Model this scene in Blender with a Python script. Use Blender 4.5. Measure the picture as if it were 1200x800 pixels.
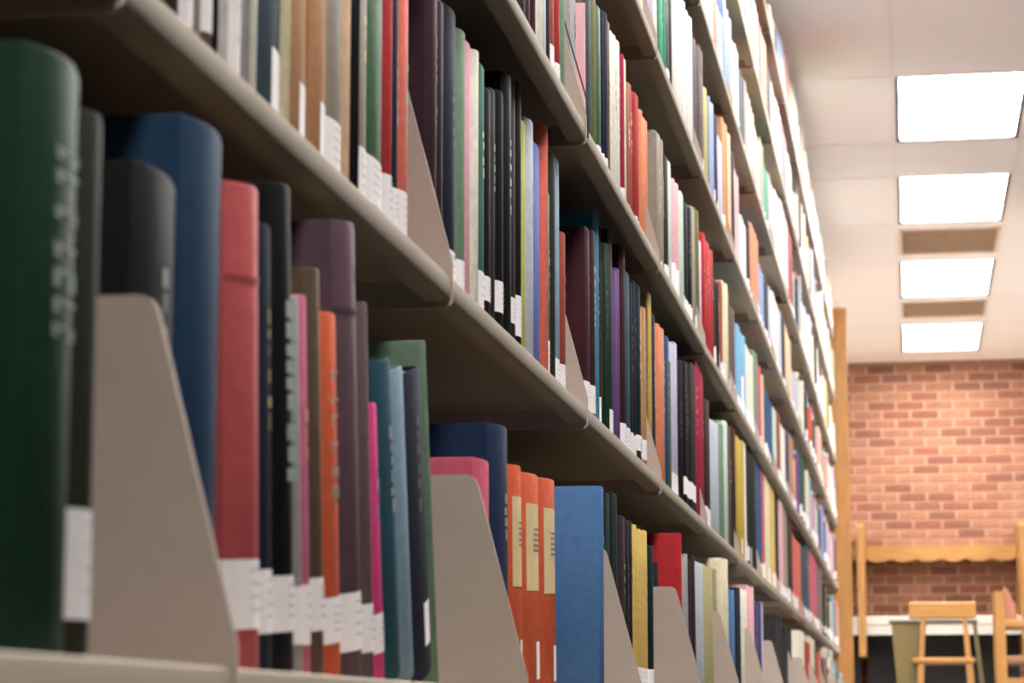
import bpy, bmesh, math, random
from mathutils import Vector, Matrix
random.seed(11)
C = bpy.context.scene.collection
for o in list(bpy.data.objects): bpy.data.objects.remove(o)

# ------------------------------------------------------------------ camera, world, exposure
F = 2800.0                      # focal length in pixels of the 1200 px wide frame
VX, VY = 1068.0, 842.0          # where the aisle direction (+Y) vanishes
CZ = 0.05                       # the camera stands almost on the floor
yc = Vector(((VX-600)/F, -(VY-400)/F, -1.0)).normalized()
uc = Vector((0.0, 1.0, yc[1]/(-yc[2]))).normalized()
xc = yc.cross(uc)
ROT = Matrix((xc, yc, uc))
cam = bpy.data.cameras.new('camera')
cam.sensor_width = 36.0
cam.lens = F/1200*36.0
cam.clip_start = 0.02
cam.dof.use_dof = True
cam.dof.focus_distance = 3.2
cam.dof.aperture_fstop = 12.0
cam_ob = bpy.data.objects.new('camera', cam)
cam_ob.matrix_world = Matrix.Translation((0, 0, CZ)) @ ROT.to_4x4()
C.objects.link(cam_ob)
scene = bpy.context.scene
scene.camera = cam_ob
w = bpy.data.worlds.new('world'); scene.world = w
w.use_nodes = True
w.node_tree.nodes['Background'].inputs[0].default_value = (1, .95, .9, 1)
w.node_tree.nodes['Background'].inputs[1].default_value = 0.02
scene.view_settings.view_transform = 'Standard'
scene.view_settings.look = 'None'
scene.view_settings.gamma = 1
scene.view_settings.use_curve_mapping = False
scene.view_settings.exposure = 1.0
LAMP = 24.0                      # strength of the ceiling lamps

# ------------------------------------------------------------------ measured layout (metres)
XF = 0.4132                     # lateral distance camera -> front edge of the upper shelves
XB = 0.343                      # ... -> front edge of the deeper base shelf
XBACK = 0.665
BAY0, BAYW, NBAY = 1.20, 0.955, 14
KMIN = -4
def bay(k): return BAY0 + BAYW*k
YEND = bay(NBAY)
ROWZ = [CZ+0.384*r for r in range(7)]           # underside of each shelf lip
LIP = 0.024
def shelf_top(r): return CZ+0.026 if r == 0 else ROWZ[r]+LIP
CEIL = CZ+2.72
YWALL = 18.5

def px_ray(x, y): return ROT @ Vector(((x-600)/F, -(y-400)/F, -1.0))
def on_plane(x, y, xs):
    r = px_ray(x, y); r = r*(-xs/r[0]); return r[1], r[2]+CZ

# ------------------------------------------------------------------ materials
def lin(c): return tuple((v/255/12.92 if v/255 <= .04045 else ((v/255+.055)/1.055)**2.4) for v in c)
MATS = {}
def mat(name, rgb, rough=.6, noise=.12, scale=40, metal=0, stretch=None, bump=0, spec=.5):
    if name in MATS: return MATS[name]
    m = bpy.data.materials.new(name); m.use_nodes = True
    nt = m.node_tree; b = nt.nodes['Principled BSDF']
    c = lin(rgb)
    tc = nt.nodes.new('ShaderNodeTexCoord')
    mp = nt.nodes.new('ShaderNodeMapping')
    if stretch: mp.inputs['Scale'].default_value = stretch
    nz = nt.nodes.new('ShaderNodeTexNoise'); nz.inputs['Scale'].default_value = scale; nz.inputs['Detail'].default_value = 4
    rp = nt.nodes.new('ShaderNodeValToRGB')
    e = rp.color_ramp.elements
    e[0].position, e[1].position = .3, .7
    e[0].color = tuple(v*(1-noise) for v in c)+(1,)
    e[1].color = tuple(min(1, v*(1+noise)) for v in c)+(1,)
    nt.links.new(tc.outputs['Object'], mp.inputs[0]); nt.links.new(mp.outputs[0], nz.inputs['Vector'])
    nt.links.new(nz.outputs['Fac'], rp.inputs[0]); nt.links.new(rp.outputs[0], b.inputs['Base Color'])
    if bump:
        bp = nt.nodes.new('ShaderNodeBump'); bp.inputs['Strength'].default_value = bump; bp.inputs['Distance'].default_value = .002
        nt.links.new(nz.outputs['Fac'], bp.inputs['Height']); nt.links.new(bp.outputs[0], b.inputs['Normal'])
    b.inputs['Roughness'].default_value = rough; b.inputs['Metallic'].default_value = metal
    b.inputs['Specular IOR Level'].default_value = spec
    MATS[name] = m; return m
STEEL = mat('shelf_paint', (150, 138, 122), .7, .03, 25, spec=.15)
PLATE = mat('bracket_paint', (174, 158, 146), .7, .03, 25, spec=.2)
OAK = mat('oak', (164, 114, 54), .45, .16, 9, stretch=(6, 6, .7))
OAKX = mat('oak_rail', (164, 116, 56), .45, .16, 9, stretch=(.7, 6, 6))
PAPER = mat('paper', (132, 120, 98), .8, .05, 200)
LABEL = mat('label_paper', (236, 230, 230), .7, .03, 60)
PRINT = mat('label_ink', (176, 168, 170), .7, .1, 60)
INK = mat('ink', (70, 66, 66), .7, .1, 60)
GILT = mat('gilt', (205, 178, 110), .4, .1, 60)
SILVER = mat('silver_print', (128, 140, 134), .5, .1, 60)
CREAMP = mat('cream_panel', (226, 200, 150), .7, .06, 60)
TILE = mat('ceiling_tile', (249, 244, 239), .9, .04, 180, bump=.15)
GRID = mat('ceiling_grid', (244, 237, 229), .6, .02, 20)
DARKM = mat('dark_metal', (60, 58, 54), .5, .05, 20)
VENT = mat('vent_metal', (226, 206, 184), .6, .05, 20)
VENTB = mat('vent_cavity', (206, 184, 160), .9, .05, 20)
WALL = mat('painted_wall', (206, 196, 182), .85, .03, 8)
FLOORL = mat('pale_floor', (152, 148, 143), .5, .05, 6)
FLOORM = mat('low_bounce_floor', (34, 30, 27), .95, .2, 300)  # unseen near floor, coloured dark to cut bounce light
MORTAR = mat('mortar', (158, 124, 101), .95, .1, 60)
OAKD = mat('carrel_oak', (142, 98, 40), .5, .16, 9, stretch=(6, 6, .7))
OAKR = mat('carrel_oak_rail', (146, 102, 42), .5, .16, 9, stretch=(.7, 6, 6))
LAMINATE = mat('laminate', (178, 172, 162), .4, .02, 10)
OLIVE = mat('olive_vinyl', (90, 76, 32), .55, .06, 30)
BLACKP = mat('desk_shade_black', (20, 18, 17), .8, .1, 20)
SEATM = mat('seat_vinyl', (120, 84, 58), .6, .08, 30)
BRICKS = [mat('brick_%s' % n, c, .9, .22, 35, bump=.4) for n, c in
          (('rose', (130, 86, 66)), ('red', (120, 72, 54)), ('tan', (136, 92, 69)), ('brown', (110, 68, 53)), ('pale', (138, 95, 72)))]

# book cloth colours as the photograph shows them
COL = dict(
 forest=((40, 84, 62), 'dark green'), black=((38, 38, 42), 'black'), char=((70, 66, 64), 'charcoal'), blue=((52, 104, 158), 'blue'),
 red=((196, 48, 50), 'red'), navy=((50, 54, 84), 'navy'), white=((232, 226, 218), 'white'), pink=((214, 108, 140), 'pink'),
 brown=((122, 98, 78), 'brown'), orange=((222, 92, 44), 'orange'), plum=((122, 92, 104), 'plum'), mauve=((128, 104, 104), 'mauve'),
 magenta=((226, 58, 134), 'magenta'), teal=((52, 104, 122), 'teal'), steel=((128, 156, 176), 'steel blue'), sage=((122, 150, 124), 'sage green'),
 rose=((206, 84, 108), 'rose'), deepblue=((40, 66, 112), 'deep blue'), azure=((84, 134, 190), 'light blue'), dteal=((30, 62, 62), 'dark teal'),
 yellow=((228, 190, 92), 'yellow'), cream=((232, 220, 180), 'cream'), scarlet=((206, 34, 40), 'scarlet'), grey=((168, 164, 164), 'grey'),
 lime=((196, 200, 84), 'yellow green'), tan=((196, 140, 92), 'tan'), taupe=((160, 146, 130), 'taupe'), green=((74, 124, 78), 'green'),
 coral=((226, 108, 88), 'coral'), slate=((78, 98, 110), 'slate'), maroon=((98, 44, 58), 'maroon'), wine=((84, 54, 66), 'dark purple'),
 blush=((236, 176, 182), 'pale pink'), jade=((62, 132, 110), 'jade green'), violet=((112, 128, 204), 'blue violet'), lilac=((200, 194, 216), 'lilac'),
 purple=((128, 92, 154), 'purple'), rust=((178, 82, 62), 'rust red'), salmon=((232, 140, 96), 'salmon'), crimson=((190, 44, 76), 'crimson'),
 silver=((196, 202, 210), 'silver grey'), mint=((200, 220, 200), 'pale green'), olive=((128, 124, 72), 'olive'), mustard=((200, 168, 56), 'mustard'),
 sky=((124, 186, 222), 'sky blue'), emerald=((48, 156, 118), 'emerald'), periwinkle=((150, 168, 214), 'periwinkle'), peach=((240, 200, 160), 'peach'),
 russet=((120, 48, 40), 'russet'), candy=((236, 164, 180), 'candy pink'), faded=((204, 88, 90), 'faded red'), ocean=((40, 82, 120), 'ocean blue'),
 khaki=((186, 176, 118), 'khaki'), turquoise=((66, 150, 176), 'turquoise'),  # turquoise: teal lightened to stand for light on a shaded cover
 dolive=((74, 76, 62), 'dark olive'), indigo=((92, 84, 138), 'indigo'), ivory=((240, 234, 214), 'ivory'), umber=((92, 62, 54), 'dark brown'))
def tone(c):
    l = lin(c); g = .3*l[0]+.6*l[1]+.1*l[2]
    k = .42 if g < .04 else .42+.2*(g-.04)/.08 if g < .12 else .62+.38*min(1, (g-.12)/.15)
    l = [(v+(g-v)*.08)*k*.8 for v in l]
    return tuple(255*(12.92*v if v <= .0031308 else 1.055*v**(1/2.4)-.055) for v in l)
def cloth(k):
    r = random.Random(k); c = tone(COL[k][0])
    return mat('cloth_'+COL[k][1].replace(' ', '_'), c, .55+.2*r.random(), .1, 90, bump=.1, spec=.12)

# ------------------------------------------------------------------ mesh helpers
def link(name, verts, faces, m=None, parent=None, smooth=None):
    me = bpy.data.meshes.new(name); me.from_pydata([tuple(v) for v in verts], [], faces); me.update()
    if m: me.materials.append(m)
    if smooth is not None:
        bm = bmesh.new(); bm.from_mesh(me); bmesh.ops.recalc_face_normals(bm, faces=bm.faces); bm.to_mesh(me); bm.free()
        for p in me.polygons: p.use_smooth = True
        me.set_sharp_from_angle(angle=math.radians(smooth))
    o = bpy.data.objects.new(name, me); C.objects.link(o)
    if parent: o.parent = parent
    return o
class MB:
    def __init__(s): s.v, s.f = [], []
    def box(s, a, b):
        n = len(s.v); (x0, y0, z0), (x1, y1, z1) = a, b
        s.v += [(x0,y0,z0),(x1,y0,z0),(x1,y1,z0),(x0,y1,z0),(x0,y0,z1),(x1,y0,z1),(x1,y1,z1),(x0,y1,z1)]
        s.f += [tuple(n+i for i in q) for q in ((0,3,2,1),(4,5,6,7),(0,1,5,4),(1,2,6,5),(2,3,7,6),(3,0,4,7))]
        return s
    def prism(s, poly, axis, a, b):
        """poly: 2D points; axis 0/1/2 = extrusion axis (remaining axes in order)"""
        n = len(s.v); k = len(poly)
        for t in (a, b):
            for p in poly:
                q = list(p); q.insert(axis, t); s.v.append(tuple(q))
        s.f += [tuple(n+i for i in range(k-1, -1, -1)), tuple(n+k+i for i in range(k))]
        for i in range(k):
            j = (i+1) % k; s.f.append((n+i, n+j, n+k+j, n+k+i))
        return s
    def bevbox(s, a, b, c=.004):
        (x0, y0, z0), (x1, y1, z1) = a, b
        n = len(s.v)
        for z, e in ((z0, c), (z0+c, 0), (z1-c, 0), (z1, c)):
            s.v += [(x0+e, y0+e, z), (x1-e, y0+e, z), (x1-e, y1-e, z), (x0+e, y1-e, z)]
        s.f.append((n+3, n+2, n+1, n)); s.f.append((n+12, n+13, n+14, n+15))
        for r in range(3):
            for i in range(4):
                j = (i+1) % 4; s.f.append((n+4*r+i, n+4*r+j, n+4*r+4+j, n+4*r+4+i))
        return s
    def build(s, name, m, parent=None, smooth=None):
        o = link(name, s.v, s.f, m, parent)
        bm = bmesh.new(); bm.from_mesh(o.data); bmesh.ops.recalc_face_normals(bm, faces=bm.faces); bm.to_mesh(o.data); bm.free()
        if smooth is not None:
            for p in o.data.polygons: p.use_smooth = True
            o.data.set_sharp_from_angle(angle=math.radians(smooth))
        return o
def empty(name, loc):
    o = bpy.data.objects.new(name, None); o.location = loc; o.empty_display_size = .05; C.objects.link(o); return o
def tag(o, label, cat=None, group=None, kind=None):
    o['label'] = label
    if cat: o['category'] = cat
    if group: o['group'] = group
    if kind: o['kind'] = kind
    return o
def copy_mesh(o, name, parent, loc, rot=None):
    c = o.copy(); c.name = name; C.objects.link(c); c.parent = parent; c.location = loc
    if rot is not None: c.rotation_euler = rot
    return c

# ------------------------------------------------------------------ the room
RX0, RX1, RY0, RY1 = -4.2, 5.2, -5.2, YWALL
YSPLIT = 6.0  # unseen floor splits here: dark nearby to cut bounce, paler beyond to add it
def struct(o, label):
    o['kind'] = 'structure'; o['label'] = label; return o
struct(MB().box((RX0, RY0, -.05), (RX1, YSPLIT, 0)).build('floor', FLOORM), 'unseen floor at the near end, dark brown to cut bounce light')
struct(MB().box((RX0, YSPLIT, -.05), (RX1, RY1, 0)).build('floor_reading_area', FLOORL), 'unseen grey floor towards the brick wall, paler to bounce light up')
struct(MB().box((RX0-.1, RY0, 0), (RX0, RY1, CEIL+.1)).build('wall_left', WALL), 'plain painted wall behind the bookstack')
struct(MB().box((RX1, RY0, 0), (RX1+.1, RY1, CEIL+.1)).build('wall_right', WALL), 'plain painted wall across the room')
struct(MB().box((RX0, RY0-.1, 0), (RX1, RY0, CEIL+.1)).build('wall_front', WALL), 'plain painted wall at the near end of the aisle')

# back wall: mortar core with single bricks
wb = struct(MB().box((RX0, YWALL, 0), (RX1, YWALL+.2, CEIL+.1)).build('wall_back', MORTAR), 'red brick wall with pale mortar at the end of the aisle')
MODX, MODZ = .218, .0705
bm_v = MB().bevbox((-.099, -.005, -.0290), (.099, .03, .0290), .003)
brick_meshes = []
for i, bmx in enumerate(BRICKS):
    o = bm_v.build('brick', bmx, wb); brick_meshes.append(o.data); bpy.data.objects.remove(o)
rb = random.Random(5)
far_brick = MB()
for row in range(int(CEIL/MODZ)+1):
    z = row*MODZ+.033
    if z+.03 > CEIL+.03: continue
    nx = int((RX1-RX0)/MODX)
    for i in range(nx):
        x = RX0+.11+i*MODX+(.5*MODX if row % 2 else 0)
        if x+.105 > RX1: continue
        if -.66 < x < 1.25 and z > .72:
            o = bpy.data.objects.new('brick', rb.choice(brick_meshes)); C.objects.link(o); o.parent = wb
            o.location = (x, YWALL-rb.random()*.003, z)
        else:
            far_brick.box((x-.099, YWALL-.005, z-.029), (x+.099, YWALL+.01, z+.029))
fb = far_brick.build('brick_courses', BRICKS[1], wb); fb['kind'] = 'stuff'

# ceiling: lay-in panels in a metal grid, rows follow the lamps
LX0, LX1 = -.012, .580
LAMPS = [(-.55, .66), (1.70, 2.91), (3.90, 5.11), (5.75, 6.96), (7.62, 8.83), (10.08, 11.29), (12.03, 13.23), (14.35, 15.63), (16.74, 18.0)]
FILLCOLS = (-.592*5, .592*4)         # offsets of unseen lamp rows added as fill light
VENTS = [(13.38, 14.12), (15.78, 16.42)]
ce = struct(MB().box((RX0, RY0, CEIL+.03), (RX1, RY1, CEIL+.1)).build('ceiling', TILE), 'suspended ceiling of pale lay-in panels')
cols = [LX0+.592*i for i in range(-7, 9)]
cols = [RX0]+[c for c in cols if RX0+.1 < c < RX1-.1]+[RX1]
rows = [RY0]
for a, b in LAMPS:
    if a-rows[-1] > .1: rows.append(a)
    rows.append(b)
rows.append(RY1)
G = .011
for yb in rows[1:-1]:
    MB().box((RX0, yb-G, CEIL-.002), (RX1, yb+G, CEIL+.03)).build('grid_bar', GRID, ce)
for xb in cols[1:-1]:
    MB().box((xb-G, RY0, CEIL-.002), (xb+G, RY1, CEIL+.03)).build('grid_bar', GRID, ce)
lampset = {round(a, 2) for a, b in LAMPS}
for j in range(len(rows)-1):
    for i in range(len(cols)-1):
        x0, x1, y0, y1 = cols[i], cols[i+1], rows[j], rows[j+1]
        incol = abs(x0-LX0) < .02
        if round(y0, 2) in lampset and any(abs(x0-LX0-o) < .02 for o in (0,)+FILLCOLS): continue
        if incol and any(a > y0 and b < y1 for a, b in VENTS): continue
        MB().box((x0+G, y0+G, CEIL+.0008), (x1-G, y1-G, CEIL+.02)).build('ceiling_panel', TILE, ce)

def emit(name, s):
    m = bpy.data.materials.new(name); m.use_nodes = True; nt = m.node_tree
    b = nt.nodes['Principled BSDF']; b.inputs['Base Color'].default_value = (.9, .9, .88, 1)
    tc = nt.nodes.new('ShaderNodeTexCoord'); nz = nt.nodes.new('ShaderNodeTexNoise'); nz.inputs['Scale'].default_value = 60
    mx = nt.nodes.new('ShaderNodeMapRange'); mx.inputs['To Min'].default_value = s*.97; mx.inputs['To Max'].default_value = s*1.03
    nt.links.new(tc.outputs['Object'], nz.inputs['Vector']); nt.links.new(nz.outputs['Fac'], mx.inputs[0])
    b.inputs['Emission Color'].default_value = (1, .97, .95, 1)
    nt.links.new(mx.outputs[0], b.inputs['Emission Strength'])
    return m
DIFF = emit('lamp_diffuser', LAMP)
lamp_label = {5: 'bright square ceiling lamp farthest from the brick wall', 6: 'ceiling lamp between the farthest lamp and a brown vent',
              7: 'ceiling lamp between two brown vents', 8: 'ceiling lamp next to the brick wall'}
for n, (a, b, ox) in enumerate([(a, b, 0) for a, b in LAMPS]+[(a, b, o) for o in FILLCOLS for a, b in LAMPS]):
    t = empty('ceiling_lamp', ((LX0+LX1)/2+ox, (a+b)/2, CEIL))
    tag(t, lamp_label.get(n, 'recessed ceiling lamp over the near aisle' if not ox else 'added ceiling lamp out of view, for fill light'), 'ceiling lamp', 'recessed lamps in a line along the aisle' if not ox else 'added fill lamps out of view')
    hx, hy = (LX1-LX0)/2-G, (b-a)/2-G
    fr = MB()
    fr.box((-hx, -hy, -.001), (-hx+.018, hy, .045)); fr.box((hx-.018, -hy, -.001), (hx, hy, .045))
    fr.box((-hx, -hy, -.001), (hx, -hy+.014, .045)); fr.box((-hx, hy-.014, -.001), (hx, hy, .045))
    fr.build('frame', DARKM, t)
    MB().box((-hx+.018, -hy+.014, .012), (hx-.018, hy-.014, .016)).build('diffuser', DIFF, t)
for n, (a, b) in enumerate(VENTS):
    t = empty('ceiling_vent', ((LX0+LX1)/2, (a+b)/2, CEIL))
    tag(t, ['brown slatted ceiling vent two lamps away from the brick wall', 'brown slatted ceiling vent one lamp away from the brick wall'][n], 'vent', 'air vents between the lamps')
    hx, hy = (LX1-LX0)/2-G, (b-a)/2
    MB().box((-hx, -hy, .012), (hx, hy, .03)).build('cavity', VENTB, t)
    fr = MB(); fr.box((-hx, -hy, -.004), (-hx+.02, hy, .03)); fr.box((hx-.02, -hy, -.004), (hx, hy, .03))
    fr.box((-hx, -hy, -.004), (hx, -hy+.02, .03)); fr.box((-hx, hy-.02, -.004), (hx, hy, .03)); fr.build('frame', VENT, t)
    for i in range(10):
        y = -hy+.05+i*(2*hy-.1)/9
        MB().prism([(y-.012, .0), (y-.008, .0), (y+.004, .012), (y+.000, .012)], 0, -hx+.02, hx-.02).build('slat', VENT, t)
    for s0, s1 in ((rows[[i for i in range(len(rows)-1) if rows[i] < a < rows[i+1]][0]]+G, a), (b, [r for r in rows if r > b][0]-G)):
        MB().box((LX0+G, s0, CEIL+.0008), (LX1-G, s1, CEIL+.02)).build('ceiling_panel', TILE, ce)

# ------------------------------------------------------------------ the bookstack
st = empty('library_bookstack', (-XF, (BAY0+YEND)/2, 0))
tag(st, 'long beige steel library bookstack running down the aisle', 'bookcase')
def add(mb, name, m, smooth=None):
    o = mb.build(name, m, st, smooth); o.location = (XF, -(BAY0+YEND)/2, 0); return o
def shelf_profile(r):
    zt, xf = shelf_top(r), (-XB if r == 0 else -XF)
    zb = 0.012 if r == 0 else ROWZ[r]
    return [(-XBACK, zt), (-XBACK, zt-.004), (xf-.024, zt-.004), (xf-.024, zb), (xf-.004, zb), (xf-.001, zb+.0015), (xf, zb+.004), (xf, zt-.004), (xf-.001, zt-.0012), (xf-.003, zt)]
def plate_poly(r):
    zt, xf = shelf_top(r), (-XB if r == 0 else -XF)
    zb = zt-.03
    top = zt+.196
    pts = [(-XBACK, zb), (xf-.004, zb), (xf+.0015, zb+.004), (xf+.0015, zt+.012)]
    cx, cz, R = xf-.044, top-.012, .012
    for k in range(5):
        a = math.radians(12+k*78/4); pts.append((cx-R+R*math.cos(a), cz+R*math.sin(a)))
    pts.append((-XBACK, top))
    return pts
shelf_src, plate_src = {}, {}
for r in range(7):
    for k in range(KMIN, NBAY):
        if r not in shelf_src:
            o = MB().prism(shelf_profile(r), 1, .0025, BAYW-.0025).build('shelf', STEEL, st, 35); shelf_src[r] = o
        else: o = copy_mesh(shelf_src[r], 'shelf', st, (0, 0, 0))
        o.location = (XF, bay(k)-(BAY0+YEND)/2, 0)
    for k in range(KMIN, NBAY+1):
        if r not in plate_src:
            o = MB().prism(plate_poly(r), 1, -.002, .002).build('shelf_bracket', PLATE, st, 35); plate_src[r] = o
        else: o = copy_mesh(plate_src[r], 'shelf_bracket', st, (0, 0, 0))
        o.location = (XF, bay(k)-(BAY0+YEND)/2, 0)
for k in range(KMIN, NBAY+1):
    add(MB().box((-XBACK-.03, bay(k)-.025, 0), (-XBACK+.0, bay(k)+.025, 2.52)), 'upright', STEEL)
for k in range(KMIN, NBAY):
    add(MB().box((-XBACK-.016, bay(k)+.026, .0), (-XBACK-.012, bay(k+1)-.026, 2.5)), 'back_panel', STEEL)
ep = add(MB().bevbox((-XBACK-.05, YEND+.008, 0), (-.332, YEND+.040, 2.54), .006), 'end_panel', OAK)
ep['label'] = 'oak end panel'

# ------------------------------------------------------------------ books
SPX = {0: .400}                                     # lateral distance of the spines
for r in range(1, 7): SPX[r] = .440
D = dict
# (left px, right px, top px, colour, options) measured along each shelf; hidden tops are None
ROWS = {0: [], 1: [], 2: [], 3: [], 4: [], 5: [], 6: []}
ROWS[0] = [
 (22, 88, 62, 'forest', D(rnd=1.0, xs=.372, title='letters', w=.21)), (88, 112, 128, 'dolive', D(xs=.372, lab=(.018, .068))),
 (150, 205, 199, 'black', D(xs=.404, rnd=.6)), (205, 257, 143, 'ocean', D(xs=.402, rnd=.9)),
 (274, 307, 226, 'faded', D(lean=4, rnd=1.3, lab=(.026, .068), band=1)), (307, 323, 268, 'navy', D(lean=4, lab=(.026, .066))),
 (323, 346, 224, 'black', D(lean=5, rnd=.9, lab=(.028, .064), title='blobs')), (346, 357, 350, 'grey', D(lean=6, lab=(.022, .06))),
 (357, 367, 352, 'pink', D(lean=6, lab=(.022, .062))), (367, 381, 322, 'brown', D(lean=6, lab=(.032, .068))),
 (381, 403, 374, 'orange', D(lean=6.5, lab=(.024, .056), title='letters')), (404, 427, 273, 'plum', D(lean=7, rnd=.8, lab=(.020, .062), band=1)),
 (427, 439, 360, 'mauve', D(lean=7.5, lab=(.022, .058))), (439, 453, 478, 'magenta', D(lean=10.5, lab=(.022, .052))),
 (453, 471, 432, 'teal', D(lean=11.5, rnd=.7)), (471, 488, 440, 'steel', D(lean=12.5)), (488, 509, 446, 'navy', D(lean=13, lab=(.026, .062), ln=1)),
 (509.5, 512.5, 404, 'sage', D(lean=13, xs=.406)),
 (556, 573, 540, 'rose', D(rnd=.8)), (573, 598, 503, 'deepblue', D(rnd=.9, title='dots', lean=3)),
 (598, 612, 549, 'orange', D(rnd=.8, panel=1, lab=(.012, .052), ln=1, lean=3)), (612, 634, 560, 'orange', D(rnd=.8, panel=1, lab=(.012, .052), ln=1, lean=3)),
 (634, 653, 566, 'orange', D(rnd=.8, panel=1, lab=(.012, .052), ln=1, lean=3)),
 (703.5, 707, 571, 'azure', D(xs=.356)),
 (707, 716, 577, 'dteal', D()), (716, 725, 578, 'dteal', D()), (726, 733, 606, 'wine', D(title='dots')), (733, 742, 610, 'black', D()),
 (742.5, 760, 618, 'yellow', D(lab=(.01, .05))), (760, 765, 640, 'dteal', D(lab=(.012, .05))),
 (768, 775, 655, 'dteal', D(xs=.432)), (794.5, 798, 626, 'scarlet', D(xs=.398)),
 (798, 808, 648, 'grey', D(lean=3)), (808, 816, 651, 'wine', D(lean=3)), (816, 825, 660, 'silver', D(lean=3)), (825, 838, 662, 'khaki', D(lean=3)), (838, 842, 668, 'taupe', D(lean=3)),
 (846, 855, 655, 'cream', D()), (855, 862, 690, 'azure', D()), (862, 868, 688, 'navy', D()), (868, 876, 690, 'ivory', D()), (876, 884, 686, 'blush', D()),
 (884, 892, 704, 'indigo', D()), (892, 896, 706, 'lilac', D()), (910, 919, 724, 'black', D(xs=.388)), (921, 929, 735, 'black', D(xs=.388)),
 (938, 944, 740, 'ivory', D()), (944, 951, 752, 'red', D()), (951, 956, 748, 'cream', D())]
ROWS[1] = [
 (196, 214, None, 'umber', D()), (214, 228, None, 'grey', D(lab=(.02, .1))), (228, 238, None, 'taupe', D()), (238, 248, None, 'mauve', D(lab=(.03, .1))), (248, 257, None, 'black', D()),
 (257, 270, None, 'white', D()), (270, 283, None, 'taupe', D(lab=(.018, .12))), (283, 292, None, 'grey', D()), (292, 303, None, 'ivory', D()),
 (303, 331, None, 'slate', D(lab=(.022, .066), ln=1)), (331, 338, None, 'cream', D()), (338, 361, None, 'tan', D(lab=(.018, .062), ln=1)), (361, 384, None, 'tan', D(lab=(.018, .062), ln=1)),
 (384, 402, None, 'taupe', D(lab=(.018, .06))), (402, 409, None, 'peach', D()), (409, 418, None, 'black', D()), (418, 430, None, 'taupe', D(lab=(.016, .06))),
 (430, 449, None, 'green', D(lab=(.022, .062))), (449, 457, None, 'red', D(lab=(.02, .06))), (457, 466, None, 'navy', D(lab=(.02, .054))), (466, 478, None, 'coral', D(lab=(.02, .06))),
 (500, 519, -6, 'wine', D(rnd=.7)), (519, 534, 12, 'navy', D(rnd=.5, lab=(.012, .05))), (534, 543, 36, 'sage', D(dim=1, lab=(.012, .05))), (543, 551, 50, 'candy', D()), (551, 558, 58, 'ivory', D()),
 (558, 567, 77, 'jade', D(lab=(.012, .06))), (567, 574, 106, 'black', D(lab=(.035, .062))), (574, 580, 106, 'char', D()), (580, 588, 108, 'black', D(lab=(.035, .07))),
 (588, 598, 88, 'black', D()), (598, 604, 88, 'char', D(lab=(.04, .07))), (604, 610.5, 88, 'black', D(lab=(.03, .078))), (610.5, 615, 143, 'lime', D()), (615, 624, 142, 'silver', D(title='dots')),
 (624, 633, 171, 'violet', D()), (633, 638, 147, 'coral', D(rnd=1.2)), (638, 644, 226, 'green', D(lab=(.02, .06))), (644, 649, 182, 'dolive', D()), (649, 656, 187, 'steel', D(lab=(.012, .05))), (656, 661, 274, 'rust', D(lab=(.012, .05))),
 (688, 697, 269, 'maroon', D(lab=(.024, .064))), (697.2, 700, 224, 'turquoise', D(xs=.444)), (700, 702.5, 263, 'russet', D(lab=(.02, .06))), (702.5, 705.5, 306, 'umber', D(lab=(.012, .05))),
 (705.5, 713, 284, 'forest', D(rnd=.9, title='dots')), (713, 718, 256, 'char', D(lab=(.016, .056))), (718, 726, 313, 'purple', D(rnd=.8)), (726, 732, 263, 'maroon', D(lab=(.012, .05))),
 (732, 738, 322, 'teal', D(lab=(.012, .05))), (738, 745, 328, 'navy', D(rnd=.6, lab=(.012, .05))), (745, 750, 337, 'dteal', D(lab=(.03, .056))), (750, 757, 360, 'tan', D(dim=1, lab=(.026, .06))), (757, 760, 344, 'olive', D()),
 (760, 764, 346, 'mustard', D()), (764, 768, 370, 'navy', D(lab=(.03, .056))),
 (770.5, 779.5, 383, 'salmon', D()), (779.5, 783, 397, 'blue', D()), (783, 786, 424, 'olive', D()), (786, 794, 400, 'lilac', D(lab=(.012, .05))), (794, 801, 421, 'black', D(rnd=.6)), (801, 808, 423, 'black', D(lab=(.03, .065))), (808, 815, 427, 'char', D(lab=(.03, .065))),
 (815, 825, 428, 'crimson', D(rnd=.6)), (827, 833, 468, 'umber', D(lab=(.012, .05))), (834, 842, 493, 'silver', D()), (842, 848, 496, 'sage', D(dim=1)), (848, 852.5, 494, 'mint', D()), (852.5, 857, 500, 'mauve', D()), (857, 862, 503, 'umber', D()),
 (864, 872, 516, 'mustard', D()), (873, 876, 520, 'ivory', D()), (876, 882, 530, 'black', D()), (882, 887, 533, 'dolive', D()), (887, 894, 545, 'blue', D()), (894, 898, 552, 'rose', D()), (898, 904, 556, 'cream', D()),
 (904, 909, 566, 'yellow', D()), (909, 914, 574, 'char', D()), (914, 919, 580, 'blush', D()), (919, 924, 590, 'taupe', D()), (925, 930, 610, 'umber', D()), (930, 939, 632, 'coral', D()), (939, 944, 640, 'slate', D()), (944, 949, 640, 'teal', D()), (949, 958, 640, 'rose', D(dim=1)), (958, 964, 640, 'mauve', D())]
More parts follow.
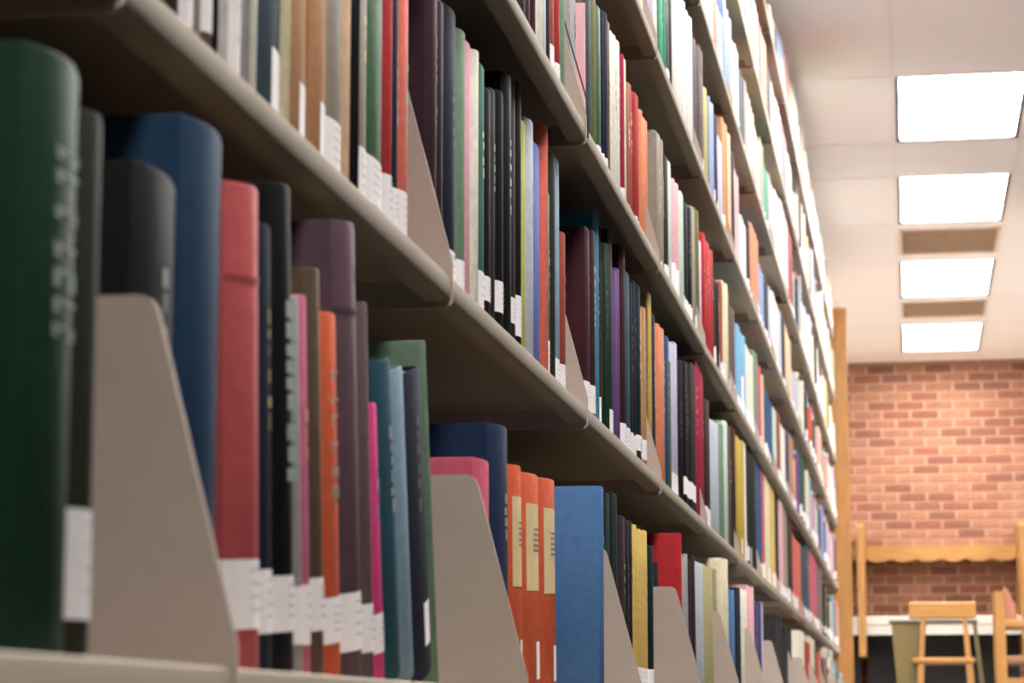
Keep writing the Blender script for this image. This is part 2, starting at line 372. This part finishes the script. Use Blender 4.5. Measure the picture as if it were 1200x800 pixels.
ROWS[2] = [
 (596, 606, None, 'umber', D()), (606, 615, None, 'dolive', D()), (615, 629, None, 'maroon', D()), (629, 634, None, 'ivory', D()), (634, 640, None, 'silver', D()), (640, 644, None, 'char', D()), (644, 649, None, 'rust', D(lab=(.02, .075))), (649, 655, None, 'red', D(lab=(.022, .06))), (655, 660, None, 'sage', D()),
 (669, 675, None, 'grey', D(xs=.452)), (675, 680, None, 'mauve', D(xs=.448)), (680, 686, None, 'blush', D()), (686, 691, None, 'slate', D()), (691, 697, None, 'olive', D()), (697, 703, 11, 'green', D(dim=1, lab=(.008, .05))), (703, 711, 13, 'navy', D(rnd=.6, lab=(.008, .05))), (711, 714.5, 28, 'brown', D()),
 (714.5, 726, 42, 'ivory', D(rnd=.6)), (726, 730, 63, 'crimson', D(lab=(.006, .05))), (730, 733, 72, 'cream', D()), (733, 741, 96, 'rust', D(lab=(.008, .04))), (742, 749, 110, 'red', D(rnd=.6, lab=(.01, .04))), (750, 758, 137, 'salmon', D(rnd=.5)),
 (763, 771, 153, 'silver', D(xs=.446, rnd=.8)), (771, 779, 160, 'taupe', D()), (779, 783, 186, 'char', D(lab=(.012, .05))), (783, 788, 190, 'mint', D()), (788, 795, 213, 'blush', D(lab=(.02, .08))), (795, 802, 227, 'mint', D()), (802, 811, 238, 'black', D(lab=(.01, .05))), (811, 815, 246, 'taupe', D()), (815, 819, 248, 'olive', D()), (819, 822, 285, 'lilac', D()),
 (823.5, 836, 284, 'scarlet', D()), (836, 844, 329, 'black', D()), (844, 848, 332, 'rust', D(lab=(.01, .05))), (848, 853, 332, 'cream', D()), (853, 857, 345, 'olive', D()), (857, 863, 362, 'mauve', D()),
 (865, 874.5, 387, 'sky', D(lab=(.02, .12))), (875.5, 884, 411, 'ivory', D()), (884, 889, 413, 'sage', D()), (889, 893, 428, 'rose', D()), (893, 896, 440, 'peach', D()), (896, 906, 463, 'blue', D(lab=(.012, .07))), (906, 911, 480, 'mint', D()), (911, 916, 485, 'rust', D(dim=1)), (916, 921, 500, 'ivory', D()), (921, 926, 505, 'indigo', D()), (926, 931, 512, 'tan', D())]
ROWS[3] = [
 (748, 757, None, 'ivory', D()), (757, 764, None, 'lilac', D()), (764, 770, None, 'white', D()), (774, 780, None, 'emerald', D()), (780, 784, None, 'black', D(lab=(.012, .06))), (784, 789, None, 'char', D()), (789, 796, None, 'white', D()), (796, 802, None, 'white', D()), (802, 811, 15, 'white', D(rnd=.4)),
 (811, 816, 45, 'plum', D(dim=1)), (816, 820, 55, 'char', D()), (820, 825, 60, 'mauve', D(lab=(.02, .06))), (825, 828, 107, 'khaki', D()), (828, 832, 122, 'olive', D()), (832, 837, 120, 'periwinkle', D()), (837, 842, 138, 'navy', D()), (842, 848, 165, 'lilac', D()), (848, 853, 145, 'tan', D()), (853, 857, 158, 'peach', D()), (858, 862, 182, 'black', D()), (862, 867, 205, 'blush', D()),
 (869, 876, 260, 'ivory', D()), (877, 881, 262, 'black', D()), (881, 890, 272, 'salmon', D(dim=1)), (891, 896, 316, 'periwinkle', D()), (896, 902, 330, 'navy', D()), (902, 906, 340, 'silver', D()), (906, 912, 350, 'ivory', D()), (912, 917, 365, 'lilac', D()), (917, 921, 372, 'char', D()), (921, 928, 392, 'peach', D()), (928, 935, 440, 'lilac', D())]
ROWS[4] = [
 (820, 828, None, 'mint', D()), (828, 836, None, 'ivory', D()), (836, 842, None, 'salmon', D(dim=1)), (842, 849, 15, 'periwinkle', D()), (849, 857, 15, 'periwinkle', D()), (857, 862, 48, 'cream', D()), (862, 867, 60, 'mint', D()), (868, 873, 90, 'slate', D()), (873, 877, 100, 'taupe', D()), (877, 885, 124, 'peach', D()), (885, 891, 160, 'cream', D()), (891, 896, 168, 'taupe', D()), (896, 901, 200, 'emerald', D()), (901, 909, 215, 'grey', D()), (909, 916, 235, 'ivory', D()), (916, 924, 250, 'white', D()), (924, 929, 270, 'red', D())]
ROWS[5] = [
 (866, 870, None, 'peach', D()), (870, 876, None, 'rose', D()), (876, 885, 6, 'yellow', D()), (885, 890, 12, 'sky', D()), (890, 895, 37, 'coral', D()), (895, 899, 50, 'tan', D()), (899, 905, 87, 'black', D()), (905, 910, 110, 'blush', D()), (910, 916, 130, 'ivory', D()), (917, 923, 160, 'rose', D()), (923, 929, 190, 'white', D())]
ROWS[6] = [
 (903, 908, 18, 'taupe', D()), (908, 912, 30, 'char', D()), (912, 917, 47, 'steel', D()), (917, 922, 60, 'lilac', D()), (922, 926, 73, 'coral', D()), (926, 930, 105, 'yellow', D()), (930, 936, 115, 'white', D())]

def row_mid_y(x, r, xs):
    """image row where the plane of the spines is 12 cm above the shelf"""
    lo, hi = -1500., 840.
    for _ in range(40):
        m = (lo+hi)/2
        if on_plane(x, m, xs)[1] > shelf_top(r)+.12: lo = m
        else: hi = m
    return (lo+hi)/2

BOOKS = []                                          # dict(r, y0, t, h, xs, col, lean, ...)
rng = random.Random(23)
for r in range(7):
    last = 0
    for xl, xr, yt, col, op in ROWS[r]:
        xs = op.get('xs', (SPX[r] if r < 1 else .440-.014*max(0, min(1, (xl-700)/150)))+rng.uniform(-.0015, .0015))
        y0 = on_plane(xl, row_mid_y(xl, r, xs), xs)[0]
        y1 = on_plane(xr, row_mid_y(xr, r, xs), xs)[0]
        h = rng.uniform(.225, .285) if yt is None else on_plane((xl+xr)/2, yt, xs)[1]-shelf_top(r)
        # a broad band of one colour far down the shelf is a set of like volumes
        n = 1 if y1-y0 < .075 or (r == 0 and y0 < 2.75) else math.ceil((y1-y0)/.05)
        cuts = [0]+sorted((i+rng.uniform(-.2, .2))/n for i in range(1, n))+[1]
        for i in range(n):
            BOOKS.append(dict(r=r, y0=y0+(y1-y0)*cuts[i], y1=y0+(y1-y0)*cuts[i+1], h=max(.15, min(.335, h-(rng.uniform(0, .012) if i < n-1 else 0))), xs=xs+(rng.uniform(0, .003) if n > 1 else 0), col=col, lean=op.get('lean', 0), op=op if n == 1 else {k: q for k, q in op.items() if k in ('lab', 'rnd', 'lean')}, auth=1))

# the far bays go on with the mix of colours the photograph shows there
DARKP = 'black char navy brown plum mauve teal slate wine umber dolive maroon dteal deepblue forest'.split()
MIDP = 'blue red steel sage rose grey tan taupe green coral indigo rust salmon olive mustard sky purple orange yellow periwinkle'.split()
PALEP = 'white ivory cream lilac silver mint blush peach grey white lilac ivory'.split()
def pick(r):
    u = rng.random(); d, m = ((.42, .36) if r < 2 else (.25, .32) if r < 3 else (.14, .28))
    return rng.choice(DARKP if u < d else MIDP if u < d+m else PALEP)
for r in range(7):
    y = max(b['y1'] for b in BOOKS if b['r'] == r)+.004
    while y < YEND-.05:
        k = int((y-BAY0)//BAYW); end = bay(k+1)-.006
        stop = end-rng.choice([0, .03, .1, .18, .3 if r == 0 else .05])
        hb = rng.uniform(.2, .27)
        while y < stop-.02:
            t = rng.choice([.014, .02, .026, .032, .04, .05])*rng.uniform(.85, 1.15)
            if y+t > end: break
            lean = 0
            BOOKS.append(dict(r=r, y0=y, y1=y+t, h=max(.17, min(.32, rng.gauss(hb, .025))), xs=(SPX[r] if r == 0 else .424)+rng.choice([-.012, 0, 0, .004, .006]), col=pick(r), lean=0, op={}, auth=0))
            y += t+.0008
        y = bay(k+1)+.006
for r in range(7):                                  # the same shelves run on unseen behind the camera, filled to block light
    first = min(b['y0'] for b in BOOKS if b['r'] == r)-.004
    y = bay(KMIN)+.006
    while y < first-.012:
        k = math.floor((y-BAY0)/BAYW); end = min(first, bay(k+1)-.006)
        while y < end-.012:
            t = min(rng.uniform(.018, .05), end-y)
            BOOKS.append(dict(r=r, y0=y, y1=y+t, h=rng.uniform(.2, .29), xs=SPX[r]+.004, col=pick(0), lean=0, op={}, auth=0, back=1))
            y += t+.0008
        y = max(y, bay(k+1)+.006) if end < first else first
# order along each shelf, clear of brackets and of one another
for r in range(7):
    L = sorted([b for b in BOOKS if b['r'] == r], key=lambda b: b['y0'])
    for i, b in enumerate(L):
        for k in range(KMIN, NBAY+1):
            p = bay(k)
            if b['y0'] < p+.004 and b['y1'] > p-.004:
                if b['y0']+.7*(b['y1']-b['y0']) < p: b['y1'] = p-.005
                else: b['y0'] = p+.005
    for i, b in enumerate(L):
        if i:
            a = L[i-1]
            th = math.radians(b['lean'])
            need = a['y0']+(a['y1']-a['y0'])+.0006
            if b['lean'] > a['lean']: need += max(0, (math.tan(th)-math.tan(math.radians(a['lean'])))*min(a['h'], b['h']))*1.02
            if b['y0'] < need:
                cut = need-b['y0']; b['y0'] = need
                if b['lean'] == 0 or b['y1']-b['y0'] < .008: b['y1'] = max(b['y1'], b['y0']+.008)
        b['y1'] = max(b['y1'], b['y0']+.008)
        for k in range(KMIN, NBAY+1):
            p = bay(k)
            if b['y0'] < p+.004 and b['y1'] > p-.004:
                if p-.005-b['y0'] >= .008: b['y1'] = p-.005
                else: b['y0'] = p+.005; b['y1'] = max(b['y1'], b['y0']+.008)

for r in range(7):
    L = sorted([b for b in BOOKS if b['r'] == r], key=lambda b: b['y0'])
    for i, b in enumerate(L):
        b['t'] = (b['y1']-b['y0'])*math.cos(math.radians(b['lean']))-.0004
        b['prev'] = L[i-1] if i else None
        b['next'] = L[i+1] if i+1 < len(L) else None
        b['w'] = b['op'].get('w', min(.215, max(.12, b['h']*.72)))
        if b['xs']+b['w'] > XBACK-.004: b['w'] = XBACK-.004-b['xs']
BOOKS.sort(key=lambda b: (1 if b.get('back') else 0, abs(b['y0'])**3/(b['t']*b['h'])))
SINGLE, FAR = BOOKS[:300], BOOKS[300:]

def arc(t, bulge, n=6):
    """spine curve from near board to far board, tip at x=0"""
    return [(-bulge+bulge*math.sin(math.pi*i/n)**.8 if 0 < i < n else -bulge, t*i/n) for i in range(n+1)]
def ring(t, w, bulge): return [(-w, 0)]+arc(t, bulge)+[(-w, t)]
def inset(pts, c):
    out = []
    n = len(pts)
    for i, (x, y) in enumerate(pts):
        a, b = pts[max(0, i-1)], pts[min(n-1, i+1)]
        dx, dy = b[0]-a[0], b[1]-a[1]; l = math.hypot(dx, dy) or 1
        out.append((x-dy/l*c, y+dx/l*c))
    out[0] = (pts[0][0], pts[0][1]+c); out[-1] = (pts[-1][0], pts[-1][1]-c)
    return out
def cover_mesh(t, w, h, bulge):
    o = ring(t, w, bulge); c = min(.0028, t*.2)
    o1, inn = inset(o, .0009), inset(o, c)
    bev = .0022
    rings = [[(x, y, 0) for x, y in o1], [(x, y, bev) for x, y in o], [(x, y, h-bev) for x, y in o], [(x, y, h) for x, y in o1], [(x, y, h) for x, y in inn], [(x, y, 0) for x, y in inn]]
    n = len(o); v = [p for R in rings for p in R]; f = []
    for a in range(6):
        b = (a+1) % 6
        for i in range(n-1): f.append((a*n+i, a*n+i+1, b*n+i+1, b*n+i))
    f.append(tuple(a*n for a in range(6))); f.append(tuple(a*n+n-1 for a in reversed(range(6))))
    return v, f
def strip(t, bulge, z0, z1, off=.0004, wrap=.0, ya=0., yb=1.):
    p = arc(t, bulge, 6)
    if wrap: p = [(-bulge-wrap, 0)]+p+[(-bulge-wrap, t)]
    else: p = [(x, y) for x, y in p if ya*t-1e-6 <= y <= yb*t+1e-6]
    q = inset(p, -off)
    if wrap: q[0] = (p[0][0], -off); q[-1] = (p[-1][0], t+off)
    v = [(x, y, z0) for x, y in q]+[(x, y, z1) for x, y in q]; n = len(q)
    return v, [(i, i+1, n+i+1, n+i) for i in range(n-1)]
def glyphs(t, bulge, z0, z1, kind, r):
    """small printed marks down the spine, too soft in the photograph to read"""
    v, f = [], []
    def quad(ya, yb, za, zb):
        m = len(v); xa = max(-bulge+bulge*math.sin(math.pi*max(.001, min(.999, yy/t)))**.8 for yy in (ya, (ya+yb)/2, yb))+.0005
        v.extend([(xa, ya, za), (xa, yb, za), (xa, yb, zb), (xa, ya, zb)]); f.append((m, m+1, m+2, m+3))
    z = z1
    while z > z0:
        hh = r.uniform(.006, .011) if kind != 'blobs' else r.uniform(.007, .012)
        a, b = (.3, .7) if kind == 'letters' else (.3, .95) if kind == 'blobs' else (.4, .62)
        if kind == 'letters':
            quad(t*a, t*b, z-.0016, z); quad(t*(a+.02), t*(a+.12), z-hh+.002, z-.0016); 
            if r.random() < .6: quad(t*(b-.12), t*b, z-hh+.002, z-.0016)
        else: quad(t*(a+r.uniform(0, .1)), t*(b-r.uniform(0, .1)), z-hh, z)
        z -= hh+r.choice([.003, .004, .009])
    return v, f

ROWNAME = ['bottom shelf', 'second shelf up', 'third shelf up', 'fourth shelf up', 'fifth shelf up', 'sixth shelf up', 'top shelf']
seen = {}
def near_bracket(b):
    for k in range(KMIN, NBAY+1):
        if abs(b['y0']-bay(k)) < .02 or abs(b['y1']-bay(k)) < .02: return True
    return False
def describe(b):
    c = COL[b['col']][1]
    size = 'thin ' if b['t'] < .016 else 'thick ' if b['t'] > .05 else ''
    tall = 'tall ' if b['h'] > .275 else 'short ' if b['h'] < .205 else ''
    lean = 'leaning ' if b['lean'] > 2 else ''
    lab = ' with white label' if b['haslab'] else ''
    pv, nx = b['prev'], b['next']
    pc = COL[pv['col']][1] if pv else None; nc = COL[nx['col']][1] if nx else None
    ctx = ' between %s and %s books' % (pc, nc) if pc and nc else ' beside a %s book' % (nc or pc)
    if pc and pc == nc: ctx = ' between two %s books' % pc
    place = ' on the '+ROWNAME[b['r']]
    opts = [size+lean+c+' book'+ctx+place, tall+size+lean+c+' book'+ctx+place, tall+size+lean+c+' book'+lab+ctx+place]
    if pv and pv['prev'] and nx and nx['next']:
        opts.append(c+' book after %s and %s, before %s and %s,' % (COL[pv['prev']['col']][1], pc, nc, COL[nx['next']['col']][1])+place)
    if near_bracket(b): opts.append(tall+c+' book'+lab+' by a bracket,'+ctx+place)
    for o in opts:
        if len(o.split()) <= 16 and o not in seen: break
    else: o = [x for x in opts if len(x.split()) <= 16][-1]
    seen[o] = 1
    return o
rg = random.Random(77)
for b in sorted(SINGLE, key=lambda b: (b['r'], b['y0'])):
    op = b['op']
    b['lab'] = op.get('lab') or ((.014, .05) if (rg.random() < .55 and not b['auth']) else None)
    b['haslab'] = b['lab'] is not None
    t, h, wd = b['t'], b['h'], b['w']
    bulge = min(t*.45, .0035+.006*op.get('rnd', rg.choice([0, 0, .3, .6])))
    root = empty('book', (-b['xs']+bulge*.62, b['y0'], shelf_top(b['r'])+.0003))
    root.rotation_euler = (math.radians(b['lean']), 0, 0)
    tag(root, describe(b), 'book', 'books on the '+ROWNAME[b['r']])
    v, f = cover_mesh(t, wd, h, bulge)
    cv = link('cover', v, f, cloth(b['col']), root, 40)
    c = min(.0028, t*.2)
    MB().box((-wd+.004, c, .003), (-bulge-c-.0005, t-c, h-.004)).build('pages', PAPER, root)
    if b['lab']:
        z0, z1 = b['lab']; v, f = strip(t, bulge, z0, z1, ya=.48, yb=1.) if op.get('ln') else strip(t, bulge, z0, z1, wrap=.004)
        lb = link('call_number_label', v, f, LABEL, root)
        v, f = [], []
        for i in range(4):
            z = z1-.006-i*(z1-z0-.01)/4
            m = len(v); v += [(.0007, t*.3, z-.0012), (.0007, t*.68, z-.0012), (.0007, t*.68, z), (.0007, t*.3, z)]; f.append((m, m+1, m+2, m+3))
        if t > .02 and b['y0'] < 4.2 and not op.get('ln'): link('label_print', v, f, PRINT, lb)
    if op.get('panel'):
        v, f = strip(t, bulge, h*.46, h*.86, ya=.16, yb=.84); pn = link('title_panel', v, f, CREAMP, root)
        v, f = [], []
        for q in (.74, .715, .69, .665, .64):
            wq = .14 if .6 < q < .75 else .3
            x = .0008; m = len(v); v += [(x-.0006*(wq > .2), t*(.5-wq), h*q), (x-.0006*(wq > .2), t*(.5+wq), h*q), (x-.0006*(wq > .2), t*(.5+wq), h*q+.0016), (x-.0006*(wq > .2), t*(.5-wq), h*q+.0016)]; f.append((m, m+1, m+2, m+3))
        link('panel_print', v, f, INK, pn)
    kind = op.get('title')
    if kind:
        v, f = glyphs(t, bulge, h*(.6 if kind == 'dots' else .4 if kind == 'blobs' else .52), h*(.84 if kind == 'letters' else .76 if kind == 'blobs' else .74), kind, rg)
        link('spine_title', v, f, SILVER, root)
    elif rg.random() < .45 and t > .012 and not op.get('panel'):
        v, f = glyphs(t, bulge, h*rg.uniform(.45, .6), h*rg.uniform(.7, .85), 'dots', rg)
        link('spine_title', v, f, rg.choice([GILT, SILVER, INK]), root)
    if op.get('band'):
        v, f = strip(t, bulge, h*.80, h*.81, off=.0008); link('spine_band', v, f, cloth(b['col']), root)

# far books: more than can be picked apart, one mesh of closed books with their own cloth colour
v, f, fc = [], [], []
for b in FAR:
    n = len(v); t, h, wd = b['t'], b['h'], b['w']; bul = min(.005, t*.3); x, y, z = -b['xs'], b['y0'], shelf_top(b['r'])+.0003
    pts = [(-wd, 0), (-bul, 0), (-bul*.3, t*.2), (0, t*.5), (-bul*.3, t*.8), (-bul, t), (-wd, t)]
    k = len(pts)
    for zz in (0, h): v += [(x+p, y+q, z+zz) for p, q in pts]
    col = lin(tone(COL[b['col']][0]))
    fs = [tuple(n+i for i in range(k-1, -1, -1)), tuple(n+k+i for i in range(k))]+[(n+i, n+(i+1) % k, n+k+(i+1) % k, n+k+i) for i in range(k)]
    f += fs; fc += [col]*len(fs)
    if rg.random() < .6:
        z0, z1 = z+rg.uniform(.01, .02), z+rg.uniform(.045, .065); n = len(v); e = .0008
        pp = [(-bul-.004, -e), (-bul+e, -e), (-bul*.3+e, t*.2), (e, t*.5), (-bul*.3+e, t*.8), (-bul+e, t+e*.4)]
        for zz in (z0, z1): v += [(x+p, y+q, zz) for p, q in pp]
        fs = [(n+i, n+i+1, n+6+i+1, n+6+i) for i in range(5)]
        f += fs; fc += [lin((236, 230, 230))]*5
fo = link('distant_books', v, f)
at = fo.data.attributes.new('cloth', 'FLOAT_COLOR', 'FACE')
for i, c in enumerate(fc): at.data[i].color = (*c, 1)
fm = bpy.data.materials.new('distant_cloth'); fm.use_nodes = True
an = fm.node_tree.nodes.new('ShaderNodeAttribute'); an.attribute_name = 'cloth'
hs = fm.node_tree.nodes.new('ShaderNodeTexNoise'); hs.inputs['Scale'].default_value = 60
mxn = fm.node_tree.nodes.new('ShaderNodeMix'); mxn.data_type = 'RGBA'; mxn.blend_type = 'OVERLAY'; mxn.inputs[0].default_value = .12
fm.node_tree.links.new(an.outputs['Color'], mxn.inputs[6]); fm.node_tree.links.new(hs.outputs['Fac'], mxn.inputs[7])
fm.node_tree.links.new(mxn.outputs[2], fm.node_tree.nodes['Principled BSDF'].inputs['Base Color'])
fm.node_tree.nodes['Principled BSDF'].inputs['Roughness'].default_value = .6
fo.data.materials.append(fm)
tag(fo, 'tightly packed mixed coloured books filling the rest of the long bookstack', 'books', kind='stuff')

# thin wire book support hooked along one bracket of the third shelf
wz, wy = shelf_top(2), bay(2)-.006
pth = [(-XF+.004, wz-.022), (-XF+.005, wz+.022), (-XF-.002, wz+.05), (-XF-.042, wz+.196), (-XF-.05, wz+.203), (-.56, wz+.205)]
wm = MB(); R = .0011
for i, (x, z) in enumerate(pth):
    (xa, za), (xb, zb_) = pth[max(0, i-1)], pth[min(len(pth)-1, i+1)]
    dx, dz = xb-xa, zb_-za; l = math.hypot(dx, dz); nx_, nz_ = -dz/l*R, dx/l*R
    wm.v += [(x+nx_, wy, z+nz_), (x, wy+R, z), (x-nx_, wy, z-nz_), (x, wy-R, z)]
    if i: wm.f += [(4*i-4+k, 4*i-4+(k+1) % 4, 4*i+(k+1) % 4, 4*i+k) for k in range(4)]
wm.f += [(0, 1, 2, 3), tuple(4*len(pth)-1-k for k in range(4))]
wo = wm.build('wire_book_support', DARKM)
tag(wo, 'thin dark wire book support hooked along a bracket on the third shelf up', 'book support')

# ------------------------------------------------------------------ unseen stack across the aisle, kept dark to cut bounce light
FX = .72
LOWBOUNCE = 'black wine navy umber dteal forest maroon dolive'.split()      # dark cloth picked to absorb bounce light
BROWNST = mat('low_bounce_brown', (58, 48, 40), .7, .05, 20)
s2 = empty('facing_bookstack', (FX, 6.0, 0)); tag(s2, 'unseen bookstack across the aisle, dark brown to cut bounce light', 'bookcase')
def add2(mb, name, m):
    o = mb.build(name, m, s2); o.location = (-FX, -6.0, 0); return o
for r in range(7):
    zt = shelf_top(r)
    add2(MB().box((FX, -1.2, (.01 if r == 0 else ROWZ[r])), (FX+.25, 12.9, zt)), 'shelf', BROWNST)
add2(MB().box((FX+.252, -1.2, 0), (FX+.262, 12.9, 2.5)), 'back_panel', BROWNST)
add2(MB().bevbox((FX-.03, 12.905, 0), (FX+.30, 12.94, 2.54), .006), 'end_panel', OAK)
v, f, fc = [], [], []
for r in range(7):
    y = -1.15
    while y < 12.8:
        t = rng.uniform(.016, .05); h = rng.uniform(.19, .28); x0 = FX+rng.uniform(.008, .02); z0 = shelf_top(r)+.0003; n = len(v)
        v += [(x, yy, z) for z in (z0, z0+h) for x, yy in ((x0, y), (x0+.17, y), (x0+.17, y+t), (x0, y+t))]
        f += [tuple(n+i for i in q) for q in ((0,3,2,1),(4,5,6,7),(0,1,5,4),(1,2,6,5),(2,3,7,6),(3,0,4,7))]
        fc += [lin(tone(COL[rng.choice(LOWBOUNCE)][0]))]*6; y += t+.001
fo2 = link('facing_books', v, f)
at = fo2.data.attributes.new('cloth', 'FLOAT_COLOR', 'FACE')
for i, c in enumerate(fc): at.data[i].color = (*c, 1)
fo2.data.materials.append(fm)
tag(fo2, 'unseen packed books across the aisle, dark to cut bounce light', 'books', kind='stuff')

# ------------------------------------------------------------------ reading carrels against the brick wall
CAR_X = [-1.56, -.335, .83]                        # side panels
def carrel(x0, x1, label, left_panel):
    t = empty('study_carrel', ((x0+x1)/2, YWALL-.4, 0)); tag(t, label, 'desk', 'study carrels along the brick wall')
    ox, oy = -(x0+x1)/2, -(YWALL-.4)
    def put(mb, name, m):
        o = mb.build(name, m, t); o.location = (ox, oy, 0); return o
    yw = YWALL-.02
    put(MB().bevbox((x0+.027, yw-.74, .725), (x1-.027, yw, .790), .004), 'desk_top', LAMINATE)
    put(MB().box((x0+.027, yw-.735, .655), (x1-.027, yw-.715, .724)), 'apron', LAMINATE)
    put(MB().box((x0+.0275, yw-.30, .02), (x1-.0275, yw-.285, .72)), 'desk_shade_sheet', BLACKP)  # black sheet standing in for the shade under the desk
    put(MB().box((x0+.027, yw-.28, 1.285), (x1-.027, yw, 1.31)), 'book_shelf', OAKR)
    n, pts = 6, [(x0+.027, 1.33), (x0+.027, 1.235)]
    W = x1-x0-.054
    for i in range(n):
        for s in (.25, .5, .75, 1.0):
            pts.append((x0+.027+W*(i+s)/n, 1.235-.026*math.sin(math.pi*s)))
    pts.append((x1-.027, 1.33))
    put(MB().prism(pts, 1, yw-.30, yw-.281), 'valance', OAKR)
    xs = ([x0] if left_panel else [])+[x1]
    for x in xs:
        put(MB().prism([(yw-.82, .50), (yw-.80, 1.44), (yw-.77, 1.46), (yw, 1.46), (yw, .50)], 0, x-.026, x+.026), 'side_panel', OAKD)
    for x in (x0+.12, x1-.12):
        put(MB().bevbox((x-.025, yw-.28, 0), (x+.025, yw-.23, .724)), 'leg', DARKM)
    return t
carrel(CAR_X[0], CAR_X[1], 'oak study carrel half hidden behind the bookstack end panel', True)
carrel(CAR_X[1], CAR_X[2], 'oak study carrel with white desk top in front of the brick wall', False)

def limb(mb, p, q, a, b, ax):
    """square bar from p to q with half widths a -> b; ax = bars lie mostly along z"""
    (x0, y0, z0), (x1, y1, z1) = p, q; n = len(mb.v)
    for (x, y, z), s in ((p, a), (q, b)): mb.v += [(x-s, y-s, z), (x+s, y-s, z), (x+s, y+s, z), (x-s, y+s, z)]
    mb.f += [(n+3, n+2, n+1, n), (n+4, n+5, n+6, n+7)]+[(n+i, n+(i+1) % 4, n+4+(i+1) % 4, n+4+i) for i in range(4)]
    return mb
# chair with its back to the aisle and olive wings
ch = empty('reading_chair', (.225, 16.75, 0)); tag(ch, 'oak reading chair with olive green side wings at the white desk', 'chair')
for s in (-1, 1):
    limb(MB(), (s*.185+.01, -.20, 0), (s*.14+.01, -.16, .72), .024, .015, 2).build('leg', OAKD, ch)
    limb(MB(), (s*.20, .22, 0), (s*.19, .20, .43), .02, .02, 2).build('leg', OAKD, ch)
MB().bevbox((-.225, -.185, .72), (.225, -.155, .835), .01).build('top_rail', OAKR, ch)
MB().bevbox((-.21, -.21, .42), (.21, .23, .46), .012).build('seat', OAKR, ch)
MB().bevbox((-.19, -.185, .20), (.19, -.165, .235), .004).build('stretcher', OAKR, ch)
wl = MB().prism([(-.345, .70), (-.345+.05, .03), (-.20, .03), (-.105, .70)], 1, -.13, -.11).build('wing', OLIVE, ch)
MB().prism([(.20, .70), (.262, .03), (.292, .03), (.228, .70)], 1, -.13, -.11).build('wing', OLIVE, ch)
MB().bevbox((-.36, -.14, .69), (.235, -.10, .715), .005).build('wing_rail', mat('olive_dark', (66, 62, 40), .6, .05, 20), ch)
# armchair turned sideways
a2 = empty('reading_armchair', (.86, 16.75, 0)); tag(a2, 'oak armchair with curved padded back turned sideways to the desk', 'chair')
for sy in (-1, 1):
    limb(MB(), (-.25, sy*.23, 0), (-.255, sy*.23, .90), .036 if sy < 0 else .03, .032, 2).build('leg', OAKD, a2)
    limb(MB(), (.25, sy*.23, 0), (.25, sy*.23, .66), .03, .03, 2).build('leg', OAKD, a2)
    MB().bevbox((-.25, sy*.23-.03, .655), (.285, sy*.23+.03, .71), .01).build('arm', OAKR, a2)
    MB().bevbox((-.24, sy*.23-.015, .28), (.25, sy*.23+.015, .32), .004).build('stretcher', OAKR, a2)
MB().bevbox((-.23, -.22, .41), (.26, .22, .47), .015).build('seat', SEATM, a2)
bp = []
for i in range(9):
    u = i/8; bp.append((-.285+.10*u*u*.3-.01, .70+.24*u))
outer = [(-.215-.02*math.sin(math.pi*u/8), .69+.245*u/8) for u in range(9)]
inner = [(-.135-.075*(u/8)**2, .69+.245*u/8) for u in range(8, -1, -1)]
MB().prism(outer+inner, 1, -.20, .20).build('backrest', mat('back_pad', (150, 96, 70), .5, .05, 30), a2, 40)
